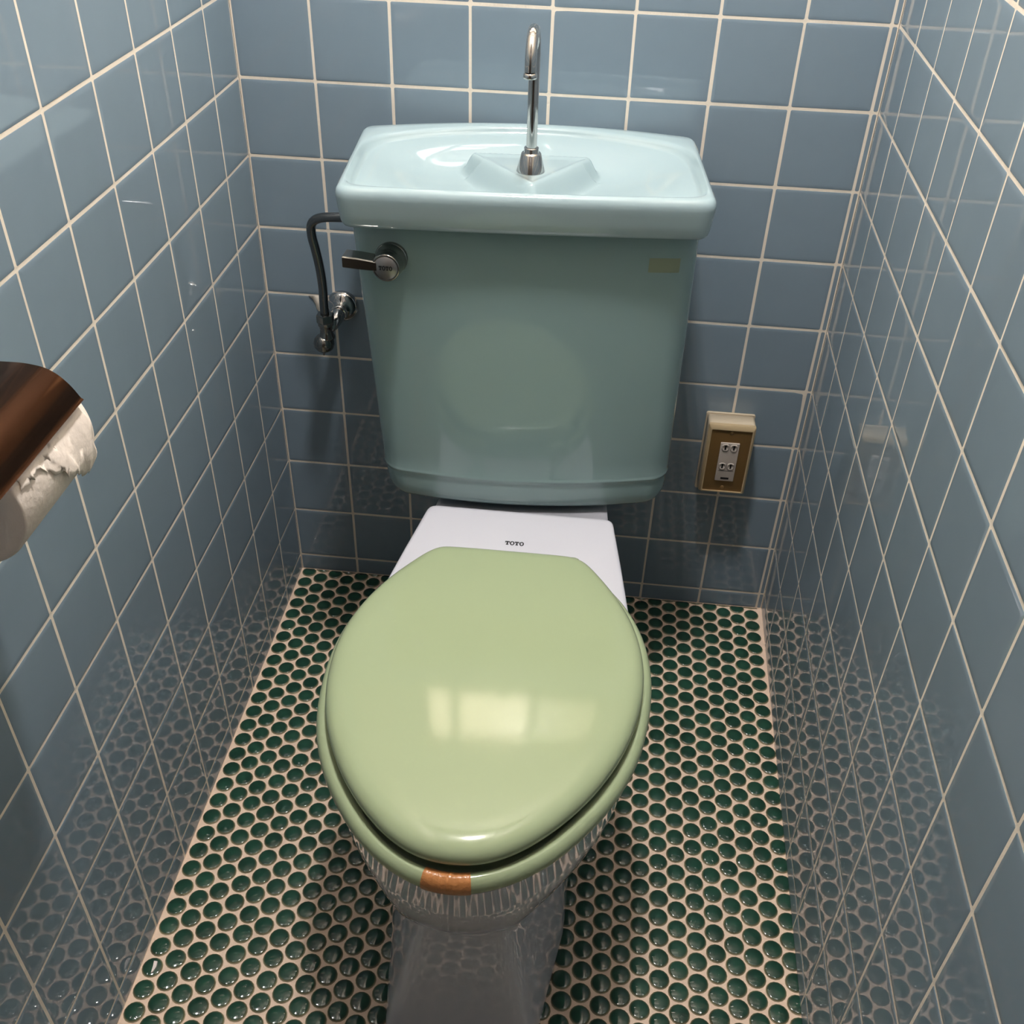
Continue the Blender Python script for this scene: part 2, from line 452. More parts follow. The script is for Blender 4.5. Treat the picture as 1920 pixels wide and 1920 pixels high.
# seat ring
Q = resample(seatP, 240)
sprof = [(0.0050, 0.3720), (0.0016, 0.3730), (0.0002, 0.3760), (0.0, 0.3800), (0.0008, 0.3842), (0.0028, 0.3880), (0.0058, 0.3908), (0.0085, 0.3914), (0.0105, 0.3900), (0.0125, 0.3860), (0.0135, 0.3790), (0.0150, 0.3750), (0.0400, 0.3745), (0.0560, 0.3745), (0.0580, 0.3735), (0.0560, 0.3722)]
def seat_ring(d, z):
    if d < 0.010: return toW(inset(Q, d), z)
    a = inset(Q, d); a = inset(Q, d + 0.0018); b = inset(Q, d + 0.0060)
    w = np.array([smoothstep(-0.825, -0.745, y) for x, y in Q])[:, None]
    return toW(a * (1 - w) + b * w, z)
V, F = loft([seat_ring(d, z) for d, z in sprof], closed=True)
seat = make('seat', V, F, M['seat'], toilet); seat['label'] = 'sage green seat ring under the lid'
# tan tape wrapped over the front of the seat ring
tp = []
dense = resample(seatP, 2400)
front = dense[dense[:, 1] < -0.79]
front = front[np.argsort(front[:, 0])]
tpts = []
for t in np.linspace(-0.0255, 0.0205, 25):
    tpts.append((t, float(np.interp(t, front[:, 0], front[:, 1]))))
tn = []
for i, (x, y) in enumerate(tpts):
    a = tpts[max(i - 1, 0)]; b = tpts[min(i + 1, len(tpts) - 1)]; d = Vector((b[0] - a[0], b[1] - a[1])).normalized(); tn.append((-d.y, d.x))
tprof = [(0.0036, 0.3717), (0.0008, 0.3727), (-0.0004, 0.3758), (-0.0007, 0.3800), (0.0001, 0.3846), (0.0022, 0.3886), (0.0053, 0.3915), (0.0083, 0.3921), (0.0118, 0.3912), (0.0142, 0.3880)]
V = []
rows = 0
for k, (d, z) in enumerate(tprof):
    for i, ((x, y), nrm) in enumerate(zip(tpts, tn)):
        w = 0.00035 * math.sin(i * 1.9 + k * 0.7) + (0.0014 * math.exp(-((i - 13 - 0.25 * (k - 5)) / 0.8) ** 2) if k > 3 else 0) + 0.0004 * math.exp(-((k - 6.2) / 0.5) ** 2) * (1 if (i < 6 or i > 20) else 0)
        dd = d - w * 0.4
        px_, py_ = x + nrm[0] * dd, y + nrm[1] * dd
        V.append((cx(py_) + px_, py_, z + w))
nn = len(tpts)
F = [(k * nn + i, k * nn + i + 1, (k + 1) * nn + i + 1, (k + 1) * nn + i) for k in range(len(tprof) - 1) for i in range(nn - 1)]
o = make('tape', V, F, M['tape'], seat); o['label'] = 'strip of wrinkled tan adhesive tape'
# hinges between seat and shelf
for sx in (-0.072, 0.072):
    V, F = loft([[(cx(-0.39) + sx + x, -0.39 + y, z) for x, y in rrect(-0.014 + i_, 0.014 - i_, -0.015 + i_, 0.012 - i_, 0.004)] for i_, z in ((0, 0.3702), (0, 0.392), (0.001, 0.396), (0.003, 0.3985), (0.006, 0.3996))])
    h = make('hinge', V, F, M['seat'], toilet)
    make('hinge_cap', *lathe([(0.006, 0), (0.006, 0.003), (0.004, 0.0045), (0, 0.005)], (cx(-0.39) + sx, -0.375, 0.385), (0, 1, 0), 16), M['chrome'], h)

# bowl: loft of star-shaped outlines from floor to rim, with shelf and lower deck behind
def poly_section(wf, yf, wm, ym, wb, yb, rnd=0.0):
    pts = [(0, yf - rnd), (wf * 0.5, yf - rnd * 0.75), (wf, yf), (wm, ym), (wm, (ym + yb) / 2), (wb, yb), (0, yb)]
    full = pts + [(-x, y) for x, y in pts[-2:0:-1]]
    P = resample(full, 720)
    return smooth_poly(P, 14)
rimP = inset(resample(seatP, 480), 0.0075)
def rim_with_back(ins, yb, wb):
    Pf = [(x, y) for x, y in inset(rimP, ins) if y < -0.50]
    Pf = sorted([p_ for p_ in Pf if p_[0] >= 0], key=lambda p_: p_[1])
    side = [(0.150 - ins, -0.440), (0.1385 - ins, -0.36)] + ([(0.118, -0.265)] if yb > -0.2 else []) + [(wb - ins, yb - 0.006), (wb - ins - 0.005, yb - ins)]
    half = Pf[::6] + side
    full = half + [(0, yb - ins)] + [(-x, y) for x, y in half[::-1]]
    P = resample(full, 720)
    return smooth_poly(P, 8)
_ref = resample(rim_with_back(0.0, -0.2600, 0.124), 360)
TH = [math.atan2(y - CC[1], x - CC[0]) for x, y in _ref]
def S_(P, z):
    r = star(P, CC, TH)
    return [(cx(CC[1] + r_ * math.sin(t)) + r_ * math.cos(t), CC[1] + r_ * math.sin(t), z) for r_, t in zip(r, TH)]
secs = [
    S_(poly_section(0.086, -0.790, 0.109, -0.640, 0.100, -0.16), 0.0005),
    S_(poly_section(0.085, -0.789, 0.1085, -0.640, 0.100, -0.16), 0.010),
    S_(poly_section(0.080, -0.783, 0.107, -0.640, 0.098, -0.16), 0.030),
    S_(poly_section(0.067, -0.771, 0.103, -0.620, 0.096, -0.16), 0.080),
    S_(poly_section(0.055, -0.760, 0.099, -0.600, 0.094, -0.16), 0.130),
    S_(poly_section(0.048, -0.753, 0.095, -0.590, 0.092, -0.16), 0.160),
    S_(poly_section(0.0455, -0.750, 0.093, -0.590, 0.092, -0.16), 0.172),
    S_(poly_section(0.0455, -0.7495, 0.093, -0.590, 0.092, -0.16), 0.198),
    S_(poly_section(0.0480, -0.7520, 0.096, -0.590, 0.094, -0.16), 0.208),
]
nk = poly_section(0.0480, -0.7520, 0.096, -0.590, 0.094, -0.16)
r_low = star(nk, CC, TH)
r_top = star(rim_with_back(0.002, -0.12, 0.105), CC, TH)
for k, z in ((0.16, 0.212), (0.38, 0.224), (0.56, 0.238), (0.71, 0.255), (0.83, 0.275), (0.92, 0.298), (0.97, 0.322)):
    r = r_low * (1 - k) + r_top * k
    secs.append([(cx(CC[1] + r_ * math.sin(t)) + r_ * math.cos(t), CC[1] + r_ * math.sin(t), z) for r_, t in zip(r, TH)])
secs.append(S_(rim_with_back(0.0010, -0.12, 0.105), 0.3600))
secs.append(S_(rim_with_back(0.0008, -0.2590, 0.124), 0.3610))
secs.append(S_(rim_with_back(0.0, -0.2600, 0.124), 0.3625))
secs.append(S_(rim_with_back(0.0, -0.2605, 0.124), 0.3655))
secs.append(S_(rim_with_back(0.0008, -0.2610, 0.124), 0.3685))
secs.append(S_(rim_with_back(0.0025, -0.2620, 0.124), 0.3703))
secs.append(S_(rim_with_back(0.0060, -0.2640, 0.124), 0.3710))
hole = sym_outline([(0.0, -0.765), (0.045, -0.752), (0.085, -0.712), (0.105, -0.65), (0.108, -0.59), (0.098, -0.53), (0.07, -0.475)], [(0.03, -0.455), (0, -0.452), (-0.03, -0.455), (-0.07, -0.475)])
for s, z in ((1.0, 0.3708), (0.97, 0.366), (0.95, 0.34), (0.8, 0.26), (0.5, 0.2), (0.2, 0.185)):
    r = star(hole, CC, TH) * s
    secs.append([(cx(-0.58) + r_ * math.cos(t), CC[1] + r_ * math.sin(t), z) for r_, t in zip(r, TH)])
V, F = loft(secs)
bowl = make('bowl', V, F, M['white'], toilet); bowl['label'] = 'white porcelain bowl, pedestal and rear shelf'

# slab-serif lettering built as flat relief
def letters(word, center, ex, ey, ez, w, h, depth=0.0003):
    """ex: reading direction, ey: up direction, ez: surface normal"""
    parts = []
    n = len(word); cw = w / n
    ex, ey, ez, c0 = Vector(ex), Vector(ey), Vector(ez), Vector(center)
    def pt(x, y, d): return tuple(c0 + ex * x + ey * y + ez * d)
    def prism(poly):
        m_ = len(poly); V = [pt(x, y, 0) for x, y in poly] + [pt(x, y, depth) for x, y in poly]
        return V, [tuple(range(m_, 2 * m_))] + [(i, (i + 1) % m_, m_ + (i + 1) % m_, m_ + i) for i in range(m_)]
    for i, ch in enumerate(word):
        x0 = -w / 2 + cw * i + cw * 0.04; W_ = cw * 0.92
        X = lambda t: x0 + t * W_
        Y = lambda t: (t - 0.5) * h
        if ch == 'T':
            poly = [(0.0, 1), (1.0, 1), (1.0, .56), (.88, .56), (.82, .78), (.66, .78), (.66, .18), (.80, .16), (.80, 0), (.20, 0), (.20, .16), (.34, .18), (.34, .78), (.18, .78), (.12, .56), (0, .56)]
            parts.append(prism([(X(a), Y(b)) for a, b in poly]))
        else:
            m_ = 28; V = []; F = []
            for d in (0, depth):
                for (ra, rb) in ((0.52, 0.56), (0.24, 0.36)):
                    for k in range(m_):
                        a = 2 * PI * k / m_; V.append(pt(X(0.5 + ra * math.cos(a)), Y(0.5 + rb * math.sin(a)), d))
            for k in range(m_):
                kk = (k + 1) % m_
                F.append((2 * m_ + k, 2 * m_ + kk, 3 * m_ + kk, 3 * m_ + k)); F.append((k, kk, 2 * m_ + kk, 2 * m_ + k)); F.append((m_ + k, 3 * m_ + k, 3 * m_ + kk, m_ + kk))
            parts.append((V, F))
    return merge(parts)
V, F = letters('TOTO', (0.4027, -0.3308, 0.37105), (1, 0, 0), (0, 1, 0), (0, 0, 1), 0.0245, 0.0072, 0.0002)
o = make('lettering', V, F, M['black'], bowl, smooth=False); o['label'] = 'black TOTO lettering printed on the shelf'

# --- tank in its own slightly turned frame
A = math.radians(4.2); ca, sa = math.cos(A), math.sin(A)
def TW(u, v, z): return (0.4 + ca * u - sa * v, -0.235 + sa * u + ca * v, z)
def tank_outline(hw, v0, v1, rf, rb, bulge, N=200):
    pts = []
    def arc(cx_, cy_, r, a0, a1, k=10):
        for i in range(k + 1):
            a = math.radians(a0 + (a1 - a0) * i / k); pts.append((cx_ + r * math.cos(a), cy_ + r * math.sin(a)))
    arc(-hw + rf, v0 + rf, rf, 180, 270); 
    for i in range(1, 24): pts.append((-hw + rf + (2 * hw - 2 * rf) * i / 24, v0))
    arc(hw - rf, v0 + rf, rf, 270, 360); arc(hw - rb, v1 - rb, rb, 0, 90); arc(-hw + rb, v1 - rb, rb, 90, 180)
    out = []
    for u, v in pts:
        wgt = max(0, 1 - (v - v0) / 0.10); out.append((u, v - bulge * max(0, 1 - (u / hw) ** 2) * wgt))
    return resample(out, N)
def hwz(z): return float(np.interp(z, [0.375, 0.39, 0.42, 0.48, 0.557, 0.63, 0.735, 0.76], [0.1845, 0.1885, 0.191, 0.193, 0.195, 0.1975, 0.2005, 0.2010]))
def cz(z): return float(np.interp(z, [0.37, 0.42, 0.565, 0.735], [0.0085, 0.0066, 0.0018, -0.0048]))
def bz(z): return float(np.interp(z, [0.37, 0.42, 0.58, 0.75], [0.022, 0.022, 0.014, 0.006]))
def tsec(z, off=0.0):
    P = tank_outline(hwz(z) - 0, 0.002, 0.19, 0.026, 0.02, bz(z)); P = inset(P, -off) if off else P
    return [TW(u + cz(z), v, z) for u, v in P]
secs = [tsec(0.3695, -0.016), tsec(0.3700, -0.009), tsec(0.3722, -0.0045), tsec(0.3765, -0.0015), tsec(0.382, -0.0003), tsec(0.390, 0.0), tsec(0.402, -0.0002), tsec(0.4070, -0.0006), tsec(0.4105, -0.0004), tsec(0.4125, 0.0006), tsec(0.4138, 0.0011), tsec(0.4150, 0.0011), tsec(0.4165, 0.0006), tsec(0.4190, 0.0)]
for z in (0.44, 0.47, 0.50, 0.54, 0.58, 0.62, 0.66, 0.70, 0.73, 0.745, 0.753): secs.append(tsec(z))
V, F = loft(secs)
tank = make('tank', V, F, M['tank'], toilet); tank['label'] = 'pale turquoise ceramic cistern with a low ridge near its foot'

# tape residue mark near the top right of the tank front
def tank_front(u, z, d=0.0003):
    P = tank_outline(hwz(z), 0.002, 0.19, 0.026, 0.02, bz(z), 400); P = P[P[:, 1] < 0.02]; P = P[np.argsort(P[:, 0])]
    uu = u - cz(z); return TW(u, float(np.interp(uu, P[:, 0], P[:, 1])) - d, z)
V = [tank_front(0.138 + 0.036 * i / 6, 0.7060 + 0.0175 * j / 2) for j in range(3) for i in range(7)]
F = [(j * 7 + i, j * 7 + i + 1, (j + 1) * 7 + i + 1, (j + 1) * 7 + i) for j in range(2) for i in range(6)]
o = make('adhesive_mark', V, F, M['mark'], tank); o['label'] = 'faint yellowish rectangle of old adhesive'

# --- hand basin lid
def basin_outline(ins=0.0, hwf=0.2105, hwb=0.2095, vf=-0.0240, vb=0.203, arc=0.030, rf=0.016, rb=0.016, N=720):
    pts = []
    def fil(cx_, cy_, r, a0, a1, k=10):
        for i in range(k + 1):
            a = math.radians(a0 + (a1 - a0) * i / k); pts.append((cx_ + r * math.cos(a), cy_ + r * math.sin(a)))
    fil(-hwf + rf, vf + rf, rf, 180, 270)
    for i in range(1, 20): pts.append((-hwf + rf + 2 * (hwf - rf) * i / 20, vf - 0.003 * math.sin(PI * i / 20)))
    fil(hwf - rf, vf + rf, rf, 270, 360)
    fil(hwb - rb, vb - rb, rb, 0, 80)
    m_ = 30
    for i in range(1, m_):
        t = i / m_; u = (hwb - rb) * (1 - 2 * t); pts.append((u, vb + arc * (1 - (2 * t - 1) ** 2)))
    fil(-hwb + rb, vb - rb, rb, 100, 180)
    P = resample(pts, N); P = smooth_poly(P, 12)
    return inset(P, ins) if ins else P
BC = (0.0, 0.095)
P0 = basin_outline(); Pn = resample(P0, 280)
BTH = [math.atan2(v - BC[1], u - BC[0]) for u, v in Pn]
def brad(P): return star(P, BC, BTH)
def bring(r, z, du=-0.006):
    out = []
    for k, (r_, t) in enumerate(zip(r, BTH)):
        u, v = BC[0] + r_ * math.cos(t), BC[1] + r_ * math.sin(t)
        zz = z(u, v) if callable(z) else z
        out.append(TW(u + du, v, zz))
    return out
ZT = 0.800
secs = []
for ins, z in ((0.030, 0.7545), (0.022, 0.7515), (0.016, 0.7508), (0.0115, 0.7515), (0.0078, 0.7535), (0.0050, 0.7568), (0.0034, 0.7610), (0.0024, 0.7670), (0.0016, 0.7740), (0.0008, 0.7810), (0.0002, 0.7870), (0.0003, 0.7915), (0.0015, 0.7952), (0.0040, 0.7981), (0.0070, 0.7995)):
    secs.append(bring(brad(basin_outline(ins)), z))
# inner bowl edge
def inner_poly():
    pts = [(-0.190, -0.004), (-0.15, -0.0105), (-0.08, -0.0135), (0, -0.0145), (0.08, -0.0135), (0.15, -0.0105), (0.190, -0.004), (0.2005, 0.010), (0.2015, 0.05), (0.2010, 0.10), (0.1975, 0.135), (0.187, 0.157), (0.168, 0.172), (0.13, 0.190), (0.08, 0.206), (0.04, 0.213), (0, 0.2155), (-0.04, 0.213), (-0.08, 0.206), (-0.13, 0.190), (-0.168, 0.172), (-0.187, 0.157), (-0.1975, 0.135), (-0.2010, 0.10), (-0.2015, 0.05), (-0.2005, 0.010)]
    d = catmull([(x, y, 0) for x, y in pts], 8, True); return smooth_poly(resample([(p_.x, p_.y) for p_ in d], 720), 6)
IP = inner_poly(); ri = brad(inset(IP, 0.0))
ro_ = brad(basin_outline(0.0070)); ri = np.minimum(ri, ro_ - 0.0015)
TRI = [(-0.062, 0.139), (0.070, 0.136), (0.006, 0.050)]
def tri_sdf(u, v, r=0.006):
    # rounded triangle signed distance (negative inside)
    best = 1e9; inside = True
    for i in range(3):
        a = TRI[i]; b = TRI[(i + 1) % 3]
        ex_, ey_ = b[0] - a[0], b[1] - a[1]; px_, py_ = u - a[0], v - a[1]
        t = min(1, max(0, (px_ * ex_ + py_ * ey_) / (ex_ ** 2 + ey_ ** 2)))
        best = min(best, math.hypot(px_ - ex_ * t, py_ - ey_ * t))
        if ex_ * py_ - ey_ * px_ > 0: inside = False
    return (-best if inside else best) - r
def floor_z(u, v, rho):
    front = smoothstep(0.06, -0.02, v)
    d = 0.28 * smoothstep(1.0, 0.965, rho) + 0.72 * smoothstep(1.02, 0.50 + 0.20 * front, rho)
    # back slope is long and soft
    back_ = smoothstep(0.10, 0.20, v)
    d = d * (1 - 0.35 * back_)
    z = ZT - 0.0018 - 0.038 * d + 0.004 * smoothstep(0, 0.2, abs(u)) * d
    s = tri_sdf(u, v)
    top = 0.7868 + 0.0016 * smoothstep(-0.012, -0.002, s)
    k = smoothstep(0.020, -0.004, s) if v < 0.12 else smoothstep(0.014, -0.003, s)
    return max(z, z + (top - z) * k)
NR = 64
for ins_, dz in ((0.35, -0.0001), (0.75, -0.0006)):
    secs.append(bring(ro_ * (1 - ins_) + ri * ins_, ZT - 0.0004 + dz))
for i in range(NR):
    rho = 1 - i / NR
    rr = ri * max(rho, 0.004)
    secs.append(bring(rr, (lambda rho: (lambda u, v: floor_z(u, v, rho)))(rho)))
V, F = loft(secs)
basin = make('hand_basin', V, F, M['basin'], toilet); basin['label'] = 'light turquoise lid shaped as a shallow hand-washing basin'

# faucet on the basin
fx, fy = 0.3915, -0.1450
fa = make('spout_base', *lathe([(0.0170, 0.7835), (0.0172, 0.7860), (0.0168, 0.7875), (0.0118, 0.8070), (0.0110, 0.8080), (0.0090, 0.8082), (0.0089, 0.8092), (0.0087, 0.8096), (0.0087, 0.8135), (0.0083, 0.8142), (0.0064, 0.8144)], (fx, fy, 0), (0, 0, 1), 48), M['chrome'], basin)
Rg = 0.0285
path = [(fx, fy, 0.812 + (0.918 - 0.812) * k / 10) for k in range(11)]
ty = 0.0
for k in range(1, 21):
    a = PI * k / 20; path.append((fx, fy - Rg + Rg * math.cos(a), 0.918 + Rg * math.sin(a)))
path += [(fx, fy - 2 * Rg, 0.918 - 0.002 * k) for k in range(1, 4)]
V1 = tube(path, 0.0063, 28, False)
tip = lathe([(0.0063, 0.0), (0.0072, -0.001), (0.0076, -0.003), (0.0076, -0.0055), (0.0066, -0.006), (0.0056, -0.0055), (0.0054, 0.008)], (fx, fy - 2 * Rg, 0.9110), (0, 0, 1), 28)
make('gooseneck_spout', *merge([V1, tip]), M['chrome'], basin)

# flush handle on the tank front
hub = TW(-0.164, 0.0, 0.0)
nv = Vector((sa, -ca, 0)); ex_ = Vector((ca, sa, 0))
hb = Vector(tank_front(-0.158, 0.7125, 0.0))
hn = Vector((-0.04, -1.0, 0.0)).normalized()
hdl = make('flush_handle', *lathe([(0.0185, -0.004), (0.0190, 0.0), (0.0190, 0.003), (0.0182, 0.004), (0.0180, 0.0042), (0.0178, 0.016), (0.0172, 0.0190), (0.0166, 0.021), (0.0165, 0.0280), (0.0161, 0.0297), (0.0153, 0.0305), (0.0140, 0.0301), (0.0, 0.0301)], hb, hn, 48), M['old_chrome'], toilet)
hdl['label'] = 'aged chrome round flush handle with a left-pointing lever'
# lever
up = Vector((0.0, 0.0, 1.0)); lft = -ex_
def LP(a, b, c): return tuple(hb + lft * a + up * b + hn * c)
def lever_sec(a, b0, b1, c0, c1, ch=0.0012):
    pts = [(b0 + ch, c0), (b1 - ch, c0), (b1, c0 + ch), (b1, c1 - ch), (b1 - ch, c1), (b0 + ch, c1), (b0, c1 - ch), (b0, c0 + ch)]
    return [LP(a, b, c) for b, c in pts]
tilt = 0.10
secs = []
for a, s in ((0.010, 0.85), (0.020, 0.92), (0.032, 1.0), (0.0480, 1.0), (0.0490, 0.97)):
    secs.append(lever_sec(a, -0.0048 * s + tilt * (a - 0.02), 0.0088 * s + tilt * (a - 0.02), 0.0075, 0.0292))
V, F = loft(secs)
make('lever', V, F, M['old_chrome'], hdl, smooth='auto')
make('cap_face', *lathe([(0.0136, 0.0300), (0.0134, 0.0304), (0.0, 0.0304)], hb, hn, 40), M['satin'], hdl)
V, F = letters('TOTO', hb + hn * 0.03045 + up * 0.0, Vector((1.0, -0.04, 0.0)).normalized(), (0, 0, 1), hn, 0.0160, 0.0050, 0.0002)
make('lettering', V, F, M['black'], hdl, smooth=False)

# ------------------------------------------------------------------ water supply valve and pipe
sup = empty('water_supply_valve', (0.112, -0.0002, 0.521), 'dark chrome water supply valve and bent pipe on the blue wall left of the tank', 'valve')
make('escutcheon', *lathe([(0.0235, 0.0), (0.0238, 0.002), (0.0228, 0.006), (0.0195, 0.010), (0.0150, 0.013), (0.0120, 0.0145), (0.0105, 0.0175), (0.0095, 0.018)], (0.1125, -0.0004, 0.5215), (0, -1, 0), 40), M['chrome'], sup)
yv = -0.056
# inlet arm from the wall slanting to the valve body
V1 = tube([(0.1125, -0.010, 0.5215), (0.1120, -0.020, 0.5205), (0.1100, -0.034, 0.517), (0.1060, -0.046, 0.5125), (0.1010, -0.055, 0.509)], lambda t: 0.0098 - 0.0015 * t + 0.0015 * math.sin(t * PI) , 24)
ring_ = lathe([(0.0118, 0.0), (0.0122, 0.0015), (0.0122, 0.0045), (0.0105, 0.006)], (0.1123, -0.0205, 0.5205), (0, -1, -0.05), 32)
make('inlet_arm', *merge([V1, ring_]), M['chrome'], sup)
bx_, bz_ = 0.1005, 0.0
make('valve_body', *lathe([(0.0085, 0.523), (0.0112, 0.5215), (0.0112, 0.5175), (0.0095, 0.5150), (0.0090, 0.5085), (0.0098, 0.5035), (0.0118, 0.4995), (0.0118, 0.497), (0.009, 0.4955)], (bx_, yv, 0), (0, 0, 1), 36), M['old_chrome'], sup)
make('union_nut', *lathe([(0.0085, 0.5215), (0.0122, 0.5220), (0.0128, 0.5235), (0.0128, 0.5325), (0.0122, 0.5345), (0.0096, 0.5350)], (bx_, yv, 0), (0, 0, 1), 6), M['old_chrome'], sup, smooth=False)
kx, kz = 0.0965, 0.4925
make('knob', *lathe([(0.0075, 0.0085), (0.0105, 0.0070), (0.0142, 0.0015), (0.0150, -0.004), (0.0141, -0.0095), (0.0105, -0.014), (0.0060, -0.0165), (0.0055, -0.0175), (0.0035, -0.019), (0.0, -0.0195)], (kx, yv - 0.002, kz), (0.10, 0.02, 1), 32), M['old_chrome'], sup)
make('drain_screw', *lathe([(0.0016, 0.0), (0.0016, -0.005), (0.0, -0.006)], (kx - 0.0015, yv - 0.003, kz - 0.0175), (0.1, 0, 1), 12), M['old_chrome'], sup)
path = catmull([(0.1005, yv, 0.528), (0.1005, yv, 0.552), (0.1012, -0.0565, 0.5755), (0.1000, -0.058, 0.605), (0.0970, -0.060, 0.632), (0.0945, -0.062, 0.651), (0.0955, -0.064, 0.6665), (0.1015, -0.066, 0.6755), (0.1120, -0.068, 0.6805), (0.1260, -0.070, 0.6830), (0.1500, -0.073, 0.6850), (0.1960, -0.078, 0.6870)], 6)
make('supply_pipe', *tube([tuple(p_) for p_ in path], 0.0063, 20), M['pipe'], sup)

# ------------------------------------------------------------------ electrical outlet
ox = empty('electrical_outlet', (0.6975, -0.0002, 0.2685), 'surface mounted double power outlet with bronze plate and gold rim on the back wall', 'outlet')
make('back_flange', *panel(0.6605, 0.7335, 0.2480, 0.3895, -0.0003, -0.0035, 0.003, 0.001), M['beige'], ox)
make('mounting_box', *merge([panel(0.6650, 0.7300, 0.2670, 0.3850, -0.0030, -0.0075, 0.004, 0.0005), panel(0.6622, 0.7325, 0.2640, 0.3885, -0.0068, -0.0330, 0.005, 0.0015)]), M['beige'], ox)
def frame_ring():
    o0 = [(x, -0.033, z) for x, z in rrect(0.6628, 0.7318, 0.2688, 0.3900, 0.002, 4)]
    o1 = [(x, -0.0385, z) for x, z in rrect(0.6628, 0.7318, 0.2688, 0.3900, 0.002, 4)]
    o2 = [(x, -0.0415, z) for x, z in rrect(0.6658, 0.7290, 0.2705, 0.3855, 0.0015, 4)]
    o3 = [(x, -0.0415, z) for x, z in rrect(0.6676, 0.7272, 0.2722, 0.3830, 0.001, 4)]
    o4 = [(x, -0.0395, z) for x, z in rrect(0.6676, 0.7272, 0.2722, 0.3830, 0.001, 4)]
    o5 = [(x, -0.033, z) for x, z in rrect(0.6676, 0.7272, 0.2722, 0.3830, 0.001, 4)]
    return loft([o0, o1, o2, o3, o4, o5], closed=True)
make('gold_frame', *frame_ring(), M['gold'], ox, smooth='auto')
make('cover_plate', *panel(0.6677, 0.7271, 0.2723, 0.3829, -0.033, -0.0398, 0.001, 0.0003), M['brown'], ox)
rc = make('receptacle', *panel(0.6838, 0.7118, 0.2925, 0.3612, -0.0398, -0.0425, 0.001, 0.0006), M['socket'], ox)
for zc in (0.3535, 0.3200):
    for xc in (0.6915, 0.7040):
        sec0 = rrect(xc - 0.0056, xc + 0.0056, zc - 0.0070, zc + 0.0060, 0.0044, 5)
        sec1 = rrect(xc - 0.0040, xc + 0.0040, zc - 0.0050, zc + 0.0048, 0.0032, 5)
        sec2 = rrect(xc - 0.0034, xc + 0.0034, zc - 0.0042, zc + 0.0042, 0.0028, 5)
        h = make('slot_surround', *loft([[(x, -0.0425, z) for x, z in sec0], [(x, -0.0438, z) for x, z in sec1], [(x, -0.0426, z) for x, z in sec2]]), M['socket'], rc)
        make('slot', *box(xc - 0.0013, xc + 0.0013, -0.04300, -0.0424, zc - 0.0040, zc + 0.0042), M['dark'], rc, smooth=False)
make('slot', *box(0.6920, 0.7042, -0.04275, -0.0420, 0.2958, 0.2992), M['dark'], rc, smooth=False)
make('slot', *box(0.6862, 0.7094, -0.04265, -0.0422, 0.3110, 0.3115), M['dark'], rc, smooth=False)
for zc in (0.3780, 0.2790):
    make('screw', *lathe([(0.0030, 0.0), (0.0029, 0.0008), (0.0, 0.0010)], (0.6975, -0.0396, zc), (0, -1, 0), 16), M['brown'], ox)

# ------------------------------------------------------------------ paper holder and roll
RX, RZ, RR = 0.0681, 0.7841, 0.0500
YF, YN = -0.7364, -0.8453
hold = empty('toilet_paper_holder', (0.0, -0.79, 0.74), 'dark bronze metal paper holder with curved cover on the left wall', 'paper holder')
def cover():
    raw = [(0.004, 0.806), (0.020, 0.820), (0.040, 0.832), (0.0560, 0.8364), (0.0643, 0.8372), (0.0787, 0.8374), (0.0879, 0.8366), (0.0968, 0.8346), (0.1049, 0.8298), (0.1122, 0.8216), (0.1179, 0.8118)]
    pts = [(p_.x, p_.y) for p_ in catmull([(x, z, 0) for x, z in raw], 4)]
    a_ = math.radians(31)
    pts.append((pts[-1][0] + 0.0018, pts[-1][1] - 0.0012))
    secs = []
    th = 0.0010
    inner = []
    for i, p_ in enumerate(pts):
        a = pts[max(i - 1, 0)]; b = pts[min(i + 1, len(pts) - 1)]
        d = Vector((b[0] - a[0], b[1] - a[1])).normalized(); inner.append((p_[0] + d.y * th, p_[1] - d.x * th))
    loop = pts + inner[::-1]
    for y in (-0.7430, -0.8700): secs.append([(x, y, z) for x, z in loop])
    return loft(secs)
make('cover', *cover(), M['bronze'], hold, smooth='auto')
for y in (-0.7335, -0.8640):
    V, F = loft([[(x, y + dy, z) for x, z in [(0.0005, 0.752), (0.0005, 0.815), (0.020, 0.812), (0.060, 0.797), (0.074, 0.790), (0.074, 0.778), (0.062, 0.772), (0.020, 0.756)]] for dy in (0, -0.0015)])
    # side arm only behind the far end is hidden under the cover
    if y < -0.8: make('side_arm', V, F, M['bronze'], hold, smooth='auto')
make('wall_plate', *box(0.0005, 0.003, -0.865, -0.745, 0.745, 0.815), M['bronze'], hold, smooth=False)
make('spindle', *tube([(RX, -0.7375, RZ), (RX, -0.862, RZ)], 0.006, 16), M['bronze'], hold)

roll = empty('toilet_paper_roll', (RX, (YF + YN) / 2, RZ), 'white toilet paper roll with a torn end hanging in the bronze holder', 'paper roll')
def ringyz(r, y, n=96): return [(RX + r * math.cos(2 * PI * k / n), y, RZ + r * math.sin(2 * PI * k / n)) for k in range(n)]
secs = [ringyz(0.019, YF - 0.001), ringyz(RR - 0.0015, YF - 0.0005), ringyz(RR, YF - 0.002), ringyz(RR, (YF + YN) / 2), ringyz(RR, YN + 0.002), ringyz(RR - 0.0015, YN + 0.0005), ringyz(0.019, YN + 0.001)]
make('paper', *loft(secs, closed=True), M['paper'], roll)
secs = [ringyz(0.0189, YF - 0.001, 40), ringyz(0.0189, YN + 0.001, 40), ringyz(0.0178, YN + 0.001, 40), ringyz(0.0178, YF - 0.001, 40)]
make('core', *loft(secs, closed=True), M['core'], roll)
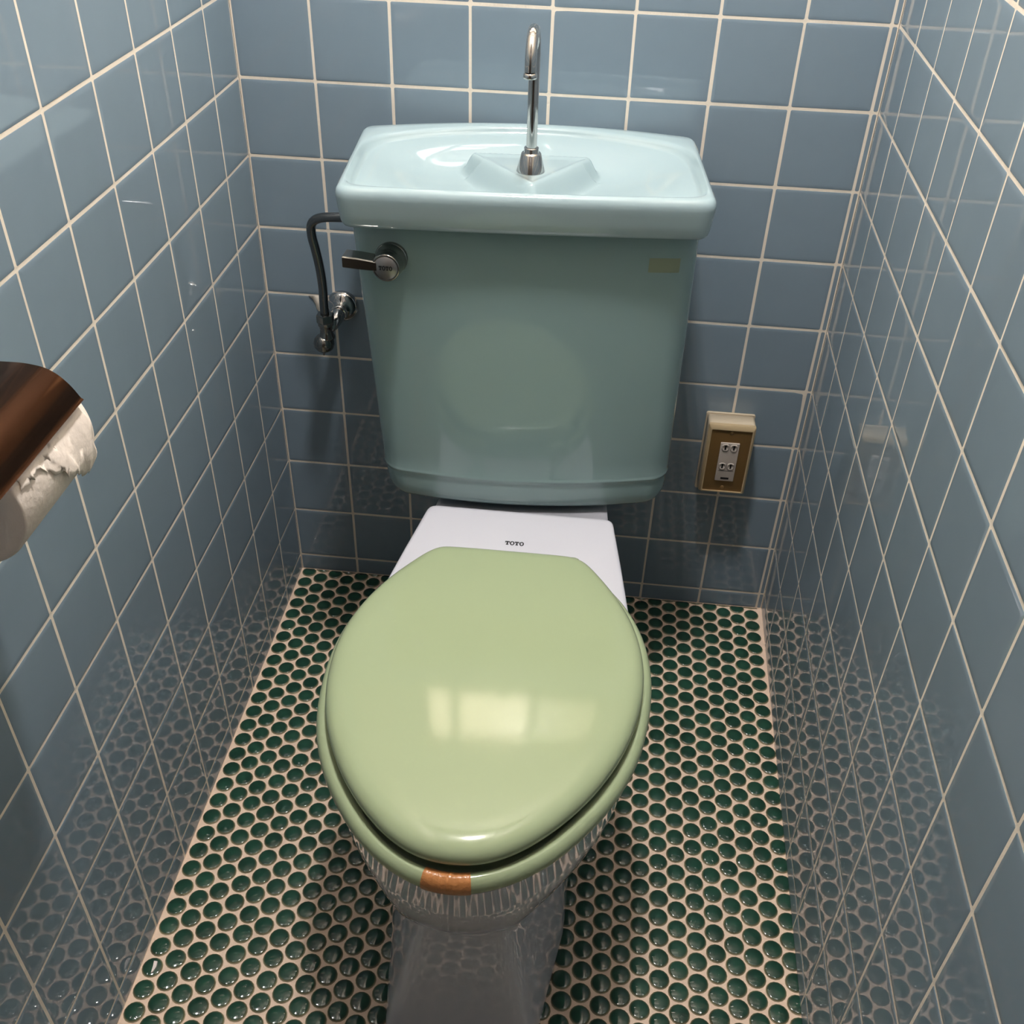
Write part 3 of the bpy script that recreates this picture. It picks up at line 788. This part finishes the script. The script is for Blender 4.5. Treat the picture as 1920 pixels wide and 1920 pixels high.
# torn leaf: follows the roll, ragged lower edge
V = []; F = []; na, nb = 18, 34
for j in range(nb):
    t = j / (nb - 1); y = YF - 0.006 - t * 0.095
    # ragged end angle (degrees below the cover edge)
    edge = float(np.interp(t, [0, 0.08, 0.2, 0.35, 0.5, 0.62, 0.75, 1.0], [-34, -36, -30, -18, -8, 4, 16, 18])) + random.uniform(-3, 3)
    for i in range(na):
        s = i / (na - 1); a = math.radians(50 + (edge - 50) * s)
        lift = 0.0006 + 0.0030 * s * s * (0.5 + 0.5 * math.sin(j * 0.5)) + (0.0025 * smoothstep(0.6, 1.0, s) if t < 0.45 else 0.0)
        V.append((RX + (RR + lift) * math.cos(a), y + 0.002 * math.sin(i * 0.9 + j), RZ + (RR + lift) * math.sin(a)))
for j in range(nb - 1):
    for i in range(na - 1): F.append((j * na + i, j * na + i + 1, (j + 1) * na + i + 1, (j + 1) * na + i))
fl_ = make('loose_sheet', V, F, M['paper'], roll)
sm = fl_.modifiers.new('thickness', 'SOLIDIFY'); sm.thickness = 0.0003; sm.offset = 1

# ------------------------------------------------------------------ chip of debris on the floor
V, F = loft([[(0.0165 + x, -0.7430 + y, z) for x, y in [(-0.0022, 0.0062), (0.0022, 0.0062), (0.0032, 0.0), (0.0012, -0.0075), (-0.0004, -0.0085), (-0.0010, 0.0)]] for z in (0.0018, 0.0045)])
o = make('debris_chip', V, F, M['chip'], None, smooth=False, origin=(0.0165, -0.743, 0.0018))
tag(o, 'tiny white chip lying on the green floor tiles by the left wall', 'debris')

# ------------------------------------------------------------------ ceiling lamp
lp = empty('ceiling_lamp', (LAMP_POS[0], LAMP_POS[1], CEIL), 'small round glowing ceiling lamp above the toilet', 'lamp')
make('lamp_base', *lathe([(0.06, 0), (0.06, -0.015), (0.045, -0.03), (0.03, -(CEIL - LAMP_POS[2] - LAMP_R) - 0.002)], (LAMP_POS[0], LAMP_POS[1], CEIL - 0.0005), (0, 0, 1), 32), M['beige'], lp)
g = [(LAMP_R * math.sin(PI * k / 16), -LAMP_R * math.cos(PI * k / 16)) for k in range(15)]
make('globe', *lathe(g, LAMP_POS, (0, 0, 1), 32), M['lamp'], lp)
